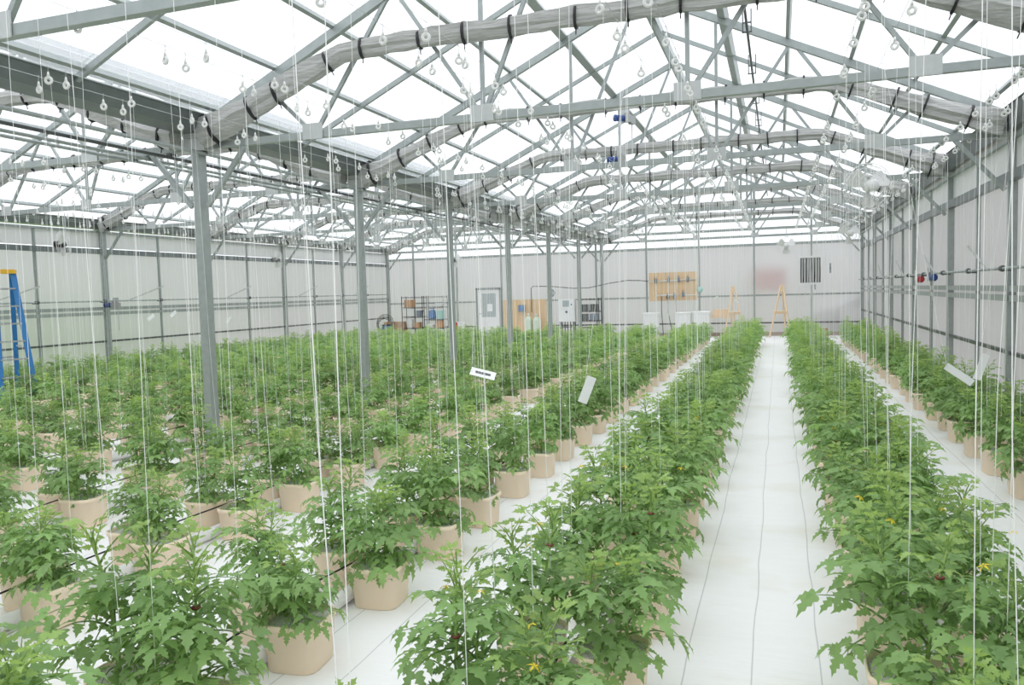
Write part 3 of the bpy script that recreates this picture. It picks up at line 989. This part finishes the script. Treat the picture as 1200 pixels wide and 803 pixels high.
# ---- circulation fans
def fan(loc, label, R=0.30, rz=0.0, motor='fan_plastic', hang=0.45):
    t = thing('circulation_fan', label, 'fan', loc, rz, 'circulation fans')
    cg = MB()
    for yy, rr in ((-0.09, R*0.85), (-0.05, R), (0.07, R), (0.11, R*0.85), (-0.11, R*0.55), (0.12, R*0.55), (-0.12, R*0.28)):
        cg.ring((0, yy, 0), rr, 0.0035, 28, 4)
    for k in range(20):
        a = k*math.pi/10
        c, s_ = math.cos(a), math.sin(a)
        cg.tube([(0.07*c, -0.12, 0.07*s_), (R*0.55*c, -0.11, R*0.55*s_), (R*0.85*c, -0.09, R*0.85*s_), (R*c, -0.05, R*s_), (R*c, 0.07, R*s_), (R*0.85*c, 0.11, R*0.85*s_), (0.08*c, 0.125, 0.08*s_)], 0.0018, 3, cap=False)
    obj('cage', cg, 'fan_plastic', t)
    for k in range(3):
        a = k*2.094+0.5
        b = MB()
        V = []
        for rr, hw, tw in ((0.05, 0.05, 0.9), (R*0.45, 0.10, 0.6), (R*0.75, 0.125, 0.45), (R*0.9, 0.09, 0.35)):
            for s_ in (-1, 1):
                lx, ly = rr, s_*hw
                V.append((math.cos(a)*lx-math.sin(a)*ly*math.cos(tw), s_*hw*math.sin(tw)-0.01, math.sin(a)*lx+math.cos(a)*ly*math.cos(tw)))
        V2 = [(v[0], v[1]+0.004, v[2]) for v in V]
        Fc = [(0, 1, 3, 2), (2, 3, 5, 4), (4, 5, 7, 6)]
        b.add(V, Fc); b.add(V2, [q[::-1] for q in Fc])
        obj('blade', b, 'fan_plastic', t, smooth=True)
    obj('motor', MB().lathe([(0.03, -0.06), (0.06, -0.04), (0.075, 0.02), (0.075, 0.16), (0.05, 0.19)], 14, axis='y'), motor, t, smooth=True)
    br = MB().tube([(0, 0.06, R*0.98), (0, 0.06, R+hang)], 0.010, 6).tube([(-0.09, 0.06, R), (0.09, 0.06, R)], 0.008, 6)
    obj('hanger', br, 'rod', t)
    return t
fan((1.12, TY(2)+0.12, 3.06), 'large caged white fan hanging near the right wall, nearest one', 0.30, 0.35, hang=0.14)
fan((1.75, TY(5)+0.12, 3.10), 'caged white fan hanging far down the right side', 0.30, 0.3, hang=0.12)
fan((0.24, TY(6)-0.06, 3.02), 'caged white fan hanging before the back wall', 0.28, 0.0, hang=0.24)
fan((XW+0.75, 13.15, 3.12), 'caged fan with dark motor high on the left wall, nearer one', 0.28, -0.9, 'black', 0.4)
fan((XW+0.75, 20.9, 3.02), 'caged fan with dark motor high on the left wall, farther one', 0.28, -0.9, 'black', 0.5)
fan((-10.9, TY(6)-0.06, 3.0), 'caged fan with dark motor hanging at the far left end', 0.26, 0.0, 'black', 0.28)

# ---- gear motors
def gear_motor(loc, label, mat, rz=0.0, rod=True):
    t = thing('gear_motor', label, 'motor', loc, rz)
    obj('motor_body', MB().lathe([(0.03, -0.17), (0.055, -0.16), (0.06, -0.02), (0.045, 0.0)], 14, axis='x'), mat, t, smooth=True)
    obj('gearbox', MB().box((0.06, 0, 0), (0.12, 0.11, 0.13)).box((0.06, 0, 0.08), (0.07, 0.07, 0.04)), 'cast', t)
    obj('end_bell', MB().lathe([(0.05, -0.20), (0.062, -0.195), (0.062, -0.165)], 14, axis='x'), mat, t, smooth=True)
    if rod:
        obj('limit_box', MB().box((0.16, 0, -0.02), (0.09, 0.10, 0.15)), 'cast', t)
        obj('drive_rod', MB().tube([(0.16, 0, -0.09), (0.16, 0, -0.62)], 0.011, 6), 'rod', t)
    obj('bracket', MB().box((0.06, 0.06, 0.08), (0.16, 0.01, 0.2)), 'plate', t)
    return t
gear_motor((-2.62, 14.25, 4.88), 'blue gear motor on the roof purlin below the ridge', 'blue_motor', 0.7)
gear_motor(unproject(724, 187, TY(3)-0.32), 'blue gear motor beside the third truss, half hidden by curtain', 'blue_motor', 0.1, False)
gear_motor((XW+0.28, TY(3)-0.05, 1.76), 'blue gear motor on the left wall column', 'blue_motor', 0.1)
gear_motor((XR-0.20, 15.45, 1.86), 'blue gear motor on the right wall vent shaft', 'blue_motor', 1.57, False)
rm = gear_motor((XR-0.20, 16.75, 1.84), 'red gear motor on the right wall vent shaft', 'red_motor', 1.57, False)

# ---- wall vent shafts with bearings and arms
def wall_shaft(X, inn, z, label, y0, y1):
    t = thing('wall_vent_shaft', label, 'shaft', (X, y0, z))
    obj('shaft', MB().tube([(0, 0, 0), (0, y1-y0, 0)], 0.018, 8), 'galvanized', t, smooth=True)
    y = y0+0.9
    while y < y1-0.5:
        obj('bearing', MB().lathe([(0.02, -0.05), (0.038, -0.045), (0.042, 0.02), (0.03, 0.05)], 10, c=(0, y-y0, 0), axis='y').box((-inn*0.06, y-y0, -0.02), (0.10, 0.06, 0.03)), 'dark_steel', t, smooth=False)
        y += SP/2
    y = y0+1.6
    while y < y1-1.8:
        obj('arm', MB().bar((0, y-y0, 0.0), (-inn*0.02, y-y0+1.25, 0.36), 0.02, 0.03), 'plate', t)
        y += SP
    return t
wall_shaft(XR-0.16, -1, 1.93, 'grey vent drive shaft with bearings along the right wall', 6.5, YB-0.4)
wall_shaft(XW+0.18, 1, 1.86, 'grey vent drive shaft with bearings along the left wall', 6.5, YB-0.4)

# ================================================================== ALONG THE BACK WALL
# ---- wooden manifold panel with pipes and valves
t = thing('manifold_panel', 'plywood panel with white irrigation pipes and dark valves on the back wall', 'panel', (-3.70, YB-0.09, 1.34))
for k in range(6):
    obj('board', MB().box((-0.75+k*0.30, 0, 0.525), (0.292, 0.025, 1.05)), 'plywood', t)
pipe = MB()
obj('upper_pipe', MB().tube([(-0.88, -0.06, 0.72), (0.84, -0.06, 0.76), (0.84, -0.06, 0.20), (0.30, -0.06, 0.20)], 0.022, 8), 'pvc', t, smooth=True)
obj('lower_pipe', MB().tube([(-0.58, -0.06, 0.20), (0.22, -0.06, 0.22)], 0.022, 8), 'pvc', t, smooth=True)
for k, (x, z) in enumerate(((-0.62, 0.74), (-0.15, 0.76), (0.22, 0.76), (0.55, 0.76), (0.06, 0.14), (0.38, 0.22), (-0.18, 0.13))):
    obj('valve', MB().lathe([(0.025, -0.10), (0.05, -0.05), (0.05, 0.06), (0.03, 0.10)], 10, c=(x, -0.075, z)).tube([(x, -0.075, z+0.1), (x, -0.075, z+0.16)], 0.02, 6), 'grey_plastic' if k % 3 else 'dark_steel', t)
for x0, x1 in ((-0.42, -0.36), (-0.18, -0.02), (0.10, 0.10)):
    obj('riser', MB().tube([(x0, -0.06, 0.16), (x0, -0.07, -0.4), (x1, -0.10, -1.28)], 0.014, 6), 'dark_steel', t)
obj('meter', MB().lathe([(0.02, -0.07), (0.10, -0.06), (0.11, 0.0), (0.05, 0.03)], 14, c=(0.98, -0.02, 0.38), axis='y'), 'teal_plastic', t, smooth=True)

def tote(x, w, d, h, label, y=YB-0.75, z=0.0):
    t = thing('white_tote', label, 'tote', (x, y, z))
    obj('body', MB().lathe([(0.5*0.85, 0.0), (0.5*0.88, 0.02), (0.5*0.97, h-0.06), (0.5*1.02, h-0.055), (0.5*1.02, h-0.015)], 20, power=7), 'white_paint', t, smooth=False).scale = (w/1.0, d/1.0, 1)
    obj('lid', MB().lathe([(0.5*1.03, h-0.02), (0.5*1.04, h+0.01), (0.46, h+0.03), (0.44, h+0.02)], 20, power=7), 'pvc', t).scale = (w, d, 1)
tote(-4.42, 0.60, 0.5, 0.90, 'white lidded tote under the left end of the manifold panel')
tote(-3.25, 0.58, 0.5, 0.90, 'white lidded tote under the right end of the manifold panel')
tote(-2.60, 0.62, 0.5, 0.92, 'rightmost white lidded tote by the back wall')

# ---- louvred vent
t = thing('louvre_vent', 'white framed vent with dark upright slots on the back wall', 'vent', (1.07, YB-0.06, 2.30))
fr = MB().box((0, 0, 0.47), (0.80, 0.08, 0.07)).box((0, 0, -0.47), (0.80, 0.08, 0.07)).box((-0.365, 0, 0), (0.07, 0.08, 0.88)).box((0.365, 0, 0), (0.07, 0.08, 0.88))
obj('frame', fr, 'white_paint', t)
obj('backing', MB().box((0, 0.02, 0), (0.66, 0.02, 0.87)), 'black', t)
for k in range(7):
    obj('slat', MB().box((0, 0, 0), (0.055, 0.006, 0.86), Matrix.Rotation(0.9, 3, 'Z')), 'white_paint', t, loc=(-0.27+k*0.09, -0.01, 0))
obj('cord', MB().tube([(0.15, -0.05, -0.5), (0.15, -0.05, -0.68)], 0.02, 6), 'black', t)
t = thing('wall_switch', 'narrow dark switch bar on the white panel right of the vent', 'switch', (1.72, YB-0.05, 2.35))
obj('plate', MB().box((0, 0, 0), (0.05, 0.03, 0.34)), 'grey_plastic', t)
obj('toggle', MB().box((0, -0.02, 0), (0.02, 0.02, 0.08)), 'black', t)

# ---- wooden easels leaning before the back wall
def easel(x, y, label, rz=0.0):
    t = thing('wooden_easel', label, 'easel', (x, y, 0), rz)
    for s_ in (-1, 1):
        obj('leg', MB().bar((s_*0.36, -0.25, 0), (s_*0.04, 0.0, 1.80), 0.045, 0.07, (0, 1, 0)), 'wood', t)
    obj('rear_leg', MB().bar((0.0, 0.42, 0), (0.0, 0.03, 1.72), 0.045, 0.07, (0, 1, 0)), 'wood', t)
    obj('crossbar', MB().box((0, -0.13, 0.86), (0.44, 0.03, 0.09)), 'wood', t)
    obj('shelf', MB().box((0, -0.20, 0.91), (0.46, 0.14, 0.025)), 'wood', t)
    obj('head_block', MB().box((0, 0.0, 1.70), (0.15, 0.05, 0.22)), 'wood', t)
easel(-1.52, YB-0.75, 'bare wooden A-shaped stand at the far end, left of the aisle', 0.25)
easel(0.12, YB-0.85, 'bare wooden A-shaped stand at the end of the aisle', -0.3)
# pale work bench beside the first easel
t = thing('work_bench', 'low pale wooden bench by the back wall left of the stands', 'bench', (-1.95, YB-0.45, 0))
for k in range(3): obj('plank', MB().box((0, -0.17+k*0.17, 0.80), (0.95, 0.16, 0.035)), 'wood', t)
for a in (-0.42, 0.42):
    for b in (-0.2, 0.2): obj('leg', MB().box((a, b, 0.39), (0.06, 0.06, 0.78)), 'wood', t)
obj('apron', MB().box((0, -0.22, 0.73), (0.80, 0.025, 0.09)), 'wood', t)
t = thing('bench_box', 'pale wooden box on the low bench', 'box', (-1.95, YB-0.45, 0.8175))
obj('body', MB().box((0, 0, 0.08), (0.55, 0.30, 0.16)), 'wood', t)
obj('lid', MB().box((0, 0, 0.17), (0.57, 0.32, 0.02)), 'wood', t)
# stack of terracotta blocks under the vent
t = thing('block_stack', 'small stack of terracotta blocks on the floor at the right end', 'blocks', (1.38, YB-0.35, 0))
for k in range(6):
    obj('block', MB().box((-0.12+0.24*(k % 2), 0, 0.045+0.09*(k//2)), (0.225, 0.12, 0.085)), 'brick_red', t)

# ---- control cabinet
t = thing('control_cabinet', 'white wall cabinet with grey screen and keypad', 'cabinet', (-7.70, YB-0.30, 0.62))
obj('body', MB().box((0, 0, 0.44), (0.66, 0.24, 0.88)), 'white_paint', t)
d = obj('door', MB().box((0, -0.13, 0.25), (0.62, 0.02, 0.46)), 'card', t)
obj('knob', MB().lathe([(0.045, 0), (0.05, 0.02), (0.02, 0.03)], 10, c=(0, -0.14, 0.38), axis='y'), 'grey_plastic', d)
s_ = obj('head_panel', MB().box((0, -0.13, 0.69), (0.62, 0.02, 0.36)), 'card', t)
obj('display', MB().box((-0.02, -0.143, 0.70), (0.26, 0.008, 0.24)), 'screen', s_)
obj('button', MB().box((0.20, -0.143, 0.66), (0.05, 0.01, 0.06)), 'grey_plastic', s_)
obj('stand', MB().box((-0.28, 0, -0.31), (0.05, 0.2, 0.62)).box((0.28, 0, -0.31), (0.05, 0.2, 0.62)).box((0, 0, -0.20), (0.55, 0.18, 0.04)), 'dark_steel', t)
for k in range(5):
    obj('conduit', MB().tube([(-0.22+k*0.11, 0.02, 0), (-0.22+k*0.11, 0.02, -0.62)], 0.018, 6), 'black', t)

# ---- wire shelving
def rack(x, w, d, h, levels, label, rz=0.0):
    t = thing('wire_rack', label, 'shelf', (x, YB-0.42, 0), rz)
    for a in (-w/2, w/2):
        for b in (-d/2, d/2): obj('post', MB().tube([(a, b, 0), (a, b, h)], 0.016, 6), 'black', t)
    for z in levels:
        sh = MB()
        for b in (-d/2, d/2): sh.tube([(-w/2, b, z), (w/2, b, z)], 0.008, 5).tube([(-w/2, b, z-0.035), (w/2, b, z-0.035)], 0.006, 5)
        for a in (-w/2, w/2): sh.tube([(a, -d/2, z), (a, d/2, z)], 0.008, 5)
        for k in range(9): sh.tube([(-w/2, -d/2+d*k/8, z+0.006), (w/2, -d/2+d*k/8, z+0.006)], 0.004, 4)
        obj('wire_shelf', sh, 'black', t)
    return t
def packed(name, label, cat, loc, size, mat, kind='box'):
    t = thing(name, label, cat, loc)
    w, d, h = size
    if kind == 'box':
        obj('body', MB().box((0, 0, h/2), (w, d, h)), mat, t)
        obj('flap', MB().box((-w/4, 0, h+0.004), (w/2-0.004, d, 0.006)), mat, t)
        obj('flap', MB().box((w/4, 0, h+0.004), (w/2-0.004, d, 0.006)), mat, t)
    elif kind == 'bin':
        obj('body', MB().lathe([(0.42, 0), (0.44, 0.01), (0.5, h), (0.53, h), (0.53, h-0.02), (0.49, h-0.02)], 16, power=6), mat, t).scale = (w, d, 1)
        obj('rim', MB().lathe([(0.52, h-0.03), (0.55, h-0.025), (0.55, h), (0.50, h+0.004)], 16, power=6), mat, t).scale = (w, d, 1)
    elif kind == 'jug':
        obj('body', MB().lathe([(0.48, 0), (0.5, 0.02), (0.5, h*0.78), (0.30, h*0.90), (0.13, h*0.93), (0.13, h)], 18, power=4), mat, t).scale = (w, d, 1)
        obj('cap', MB().lathe([(0.16, h), (0.16, h+0.04), (0.10, h+0.05)], 12), 'white_paint', t).scale = (w, d, 1)
    elif kind == 'bag':
        r2 = random.Random(int(loc[0]*100))
        prof = [(0.30, 0), (0.48, 0.04), (0.50, h*0.4), (0.42, h*0.7), (0.20, h*0.88), (0.26, h)]
        m = MB().lathe(prof, 14)
        m.v = [(x*(1+r2.uniform(-0.12, 0.12)), y*(1+r2.uniform(-0.12, 0.12)), z) for x, y, z in m.v]
        obj('sack', m, mat, t, smooth=True).scale = (w, d, 1)
        obj('knot', MB().ring((0, 0, h*0.88), 0.20, 0.04, 12, 5, axis='z'), 'white_paint', t).scale = (w, d, 1)
    return t
yb = YB-0.42
rack(-14.15, 0.92, 0.42, 1.76, (0.45, 0.92, 1.30, 1.72), 'black wire shelf with cardboard boxes at the far left')
rack(-13.18, 0.86, 0.42, 1.76, (0.45, 0.80, 1.30, 1.72), 'black wire shelf holding blue and teal bins')
rack(-6.78, 0.78, 0.42, 1.52, (0.40, 0.66, 1.02, 1.48), 'black wire shelf with dark boxes right of the cabinet')
packed('cardboard_box', 'brown cardboard box on the top shelf at far left', 'box', (-14.35, yb, 1.312), (0.36, 0.30, 0.30), 'cardboard')
packed('white_bucket', 'white bucket on the lower shelf at far left', 'bucket', (-14.36, yb, 0.462), (0.27, 0.27, 0.36), 'white_paint', 'bin')
packed('cardboard_box', 'small tan box beside the white bucket on the lower shelf', 'box', (-14.0, yb, 0.462), (0.22, 0.3, 0.22), 'cardboard')
packed('grey_bin', 'grey bin on the middle shelf at far left', 'bin', (-13.95, yb, 0.932), (0.32, 0.34, 0.24), 'grey_plastic', 'bin')
packed('blue_bag', 'crumpled blue bag on the middle wire shelf', 'bag', (-13.35, yb, 0.812), (0.36, 0.34, 0.44), 'blue_plastic', 'bag')
packed('teal_bin', 'pale teal bin beside the blue bag on the wire shelf', 'bin', (-12.98, yb, 0.812), (0.34, 0.36, 0.34), 'teal_plastic', 'bin')
packed('white_tray', 'white tray on the upper wire shelf above the teal bin', 'tray', (-12.98, yb, 1.312), (0.32, 0.34, 0.14), 'white_paint', 'bin')
packed('cardboard_box', 'brown cardboard box on the bottom shelf below the teal bin', 'box', (-13.02, yb, 0.462), (0.30, 0.32, 0.28), 'cardboard')
packed('white_tray', 'white tray on the bottom wire shelf below the blue bag', 'tray', (-13.40, yb, 0.462), (0.30, 0.34, 0.14), 'white_paint', 'bin')
for k, (x, z, mt, nm) in enumerate(((-7.0, 0.672, 'dark_steel', 'lower left'), (-6.62, 0.672, 'grey_plastic', 'lower right'), (-6.98, 1.032, 'dark_steel', 'upper left'), (-6.60, 1.032, 'dark_steel', 'upper right'))):
    packed('storage_box', 'dark storage box on the %s of the rack right of the cabinet' % nm, 'box', (x, yb, z), (0.28, 0.30, 0.24), mt)
packed('cardboard_box', 'long brown cardboard carton leaning low at the far left corner', 'box', (-15.02, YB-0.45, 0), (0.80, 0.5, 0.72), 'cardboard')
packed('cardboard_box', 'open tan carton standing before the far left corner', 'box', (-14.9, YB-1.3, 0), (0.50, 0.4, 0.45), 'cardboard')
packed('white_bucket', 'white bucket beside the red can between shelf and door', 'bucket', (-12.10, YB-0.35, 0.31), (0.31, 0.31, 0.37), 'white_paint', 'bin')
packed('red_can', 'red can beside the white bucket at the back wall', 'can', (-12.34, YB-0.33, 0.31), (0.15, 0.25, 0.36), 'red_plastic', 'jug')
t = thing('potting_bench', 'low bench under the white bucket and red can', 'bench', (-12.18, YB-0.35, 0))
for k in range(3): obj('plank', MB().box((0, -0.13+k*0.13, 0.295), (0.66, 0.125, 0.03)), 'wood', t)
for a in (-0.28, 0.28):
    for b in (-0.14, 0.14): obj('leg', MB().box((a, b, 0.14), (0.05, 0.05, 0.28)), 'wood', t)
# coils of black hose before the far left corner
t = thing('hose_coil', 'black hose coiled on a blue drum at the far left corner', 'hose', (-15.15, YB-1.15, 0.60))
for k in range(4):
    obj('loop', MB().ring((0.04*k, -0.05*k, 0.02*k), 0.28+0.04*k, 0.014, 24, 5), 'hose', t)
t = thing('blue_drum', 'blue drum standing in the far left corner', 'drum', (-15.15, YB-0.95, 0))
obj('body', MB().lathe([(0.20, 0), (0.21, 0.02), (0.22, 0.28), (0.21, 0.30), (0.22, 0.32), (0.21, 0.58), (0.20, 0.60)], 16), 'blue_plastic', t, smooth=True)
obj('lid', MB().lathe([(0.215, 0.60), (0.215, 0.63), (0.19, 0.635)], 16), 'black', t)

# ---- door
t = setting('door_1', 'white panelled door with a paper notice in the back wall', 'door')
t.location = (-11.02, YB-0.05, 0)
obj('frame', MB().box((-0.50, 0, 1.0), (0.07, 0.09, 2.0)).box((0.50, 0, 1.0), (0.07, 0.09, 2.0)).box((0, 0, 1.98), (1.06, 0.09, 0.08)), 'galvanized', t)
obj('leaf_panel', MB().box((0, 0, 0.97), (0.93, 0.04, 1.92)), 'white_paint', t)
obj('window_pane', MB().box((0, -0.022, 1.32), (0.60, 0.01, 0.95)), 'screen', t)
obj('notice', MB().box((0.05, -0.03, 1.22), (0.22, 0.004, 0.30)), 'card', t)
obj('handle', MB().tube([(-0.38, -0.03, 0.98), (-0.38, -0.08, 0.98), (-0.28, -0.08, 0.98)], 0.012, 6), 'dark_steel', t)

# ---- plywood board with tanks
t = thing('plywood_board', 'tan plywood boards fixed to the back wall behind the tanks', 'board', (-9.50, YB-0.07, 0.20))
for k in range(3): obj('sheet', MB().box((-0.60+k*0.60, 0, 0.66), (0.592, 0.025, 1.30)), 'plywood', t)
for k, (x, h) in enumerate(((-9.24, 0.92), (-8.90, 0.90))):
    packed('nutrient_tank', '%s of the two pale green nutrient tanks before the plywood' % ('left', 'right')[k], 'tank', (x, YB-0.45, 0), (0.28, 0.28, h), 'tank', 'jug')
t = thing('meter_box', 'blue-grey meter box on the plywood board', 'box', (-9.60, YB-0.141, 1.02))
obj('body', MB().box((0, 0, 0.14), (0.26, 0.12, 0.28)), 'grey_plastic', t)
obj('cover', MB().box((0, -0.065, 0.16), (0.20, 0.012, 0.18)), 'blue_plastic', t)
t = thing('round_gauge', 'round dark gauge on the wall left of the cabinet', 'gauge', (-8.38, YB-0.08, 1.74))
obj('case', MB().lathe([(0.14, 0), (0.15, 0.03), (0.13, 0.06)], 18, axis='y'), 'grey_plastic', t)
obj('face', MB().lathe([(0.11, 0.06), (0.10, 0.066)], 18, axis='y'), 'screen', t)
# cable looping along the back wall
pts = [(-9.20, YB-0.12, 1.0), (-9.20, YB-0.12, 1.95), (-9.12, YB-0.12, 2.02), (-8.4, YB-0.1, 2.0), (-7.5, YB-0.1, 1.90), (-6.9, YB-0.1, 1.90), (-6.1, YB-0.1, 2.05), (-5.4, YB-0.1, 2.14), (-4.9, YB-0.1, 2.12), (-4.6, YB-0.12, 2.08)]
tag(obj('wall_cable', MB().tube([(a+9.2, b-YB, c-1) for a, b, c in pts], 0.016, 6), 'dark_steel', None, smooth=True, loc=(-9.2, YB, 1)), 'dark cable looping along the back wall to the manifold panel', 'cable')

# ---- seen softly through the back wall
t = thing('parked_car', 'white car parked outside, blurred through the back wall', 'car', (3.4, YB+2.6, 0))
prof = [(-2.15, 0.30), (-2.20, 0.62), (-2.05, 0.82), (-1.30, 0.95), (-0.55, 1.40), (0.30, 1.48), (1.30, 1.42), (1.95, 1.00), (2.15, 0.90), (2.20, 0.35)]
obj('body', MB().prism(prof, -0.85, 0.85), 'car_paint', t)
obj('window', MB().prism([(-1.15, 0.95), (-0.50, 1.33), (0.25, 1.40), (0.25, 0.95)], -0.865, 0.865), 'car_glass', t)
obj('window', MB().prism([(0.33, 0.95), (0.33, 1.40), (1.22, 1.34), (1.70, 0.98)], -0.865, 0.865), 'car_glass', t)
for a in (-1.35, 1.35):
    for b in (-0.78, 0.78):
        w_ = obj('wheel', MB().lathe([(0.20, -0.09), (0.32, -0.08), (0.33, 0), (0.32, 0.08), (0.20, 0.09)], 18, axis='y'), 'tyre', t, loc=(a, b, 0.27))
        obj('hubcap', MB().lathe([(0.18, -0.1), (0.19, 0.1)], 12, axis='y'), 'cast', w_)
t = thing('red_signboard', 'red board standing outside, a blurred patch behind the back wall', 'board', (-0.35, YB+3.0, 0))
obj('board', MB().box((0, 0, 2.05), (1.25, 0.05, 0.85)), 'red_outside', t)
for a in (-0.5, 0.5): obj('post', MB().box((a, 0.06, 1.1), (0.08, 0.06, 2.2)), 'wood', t)
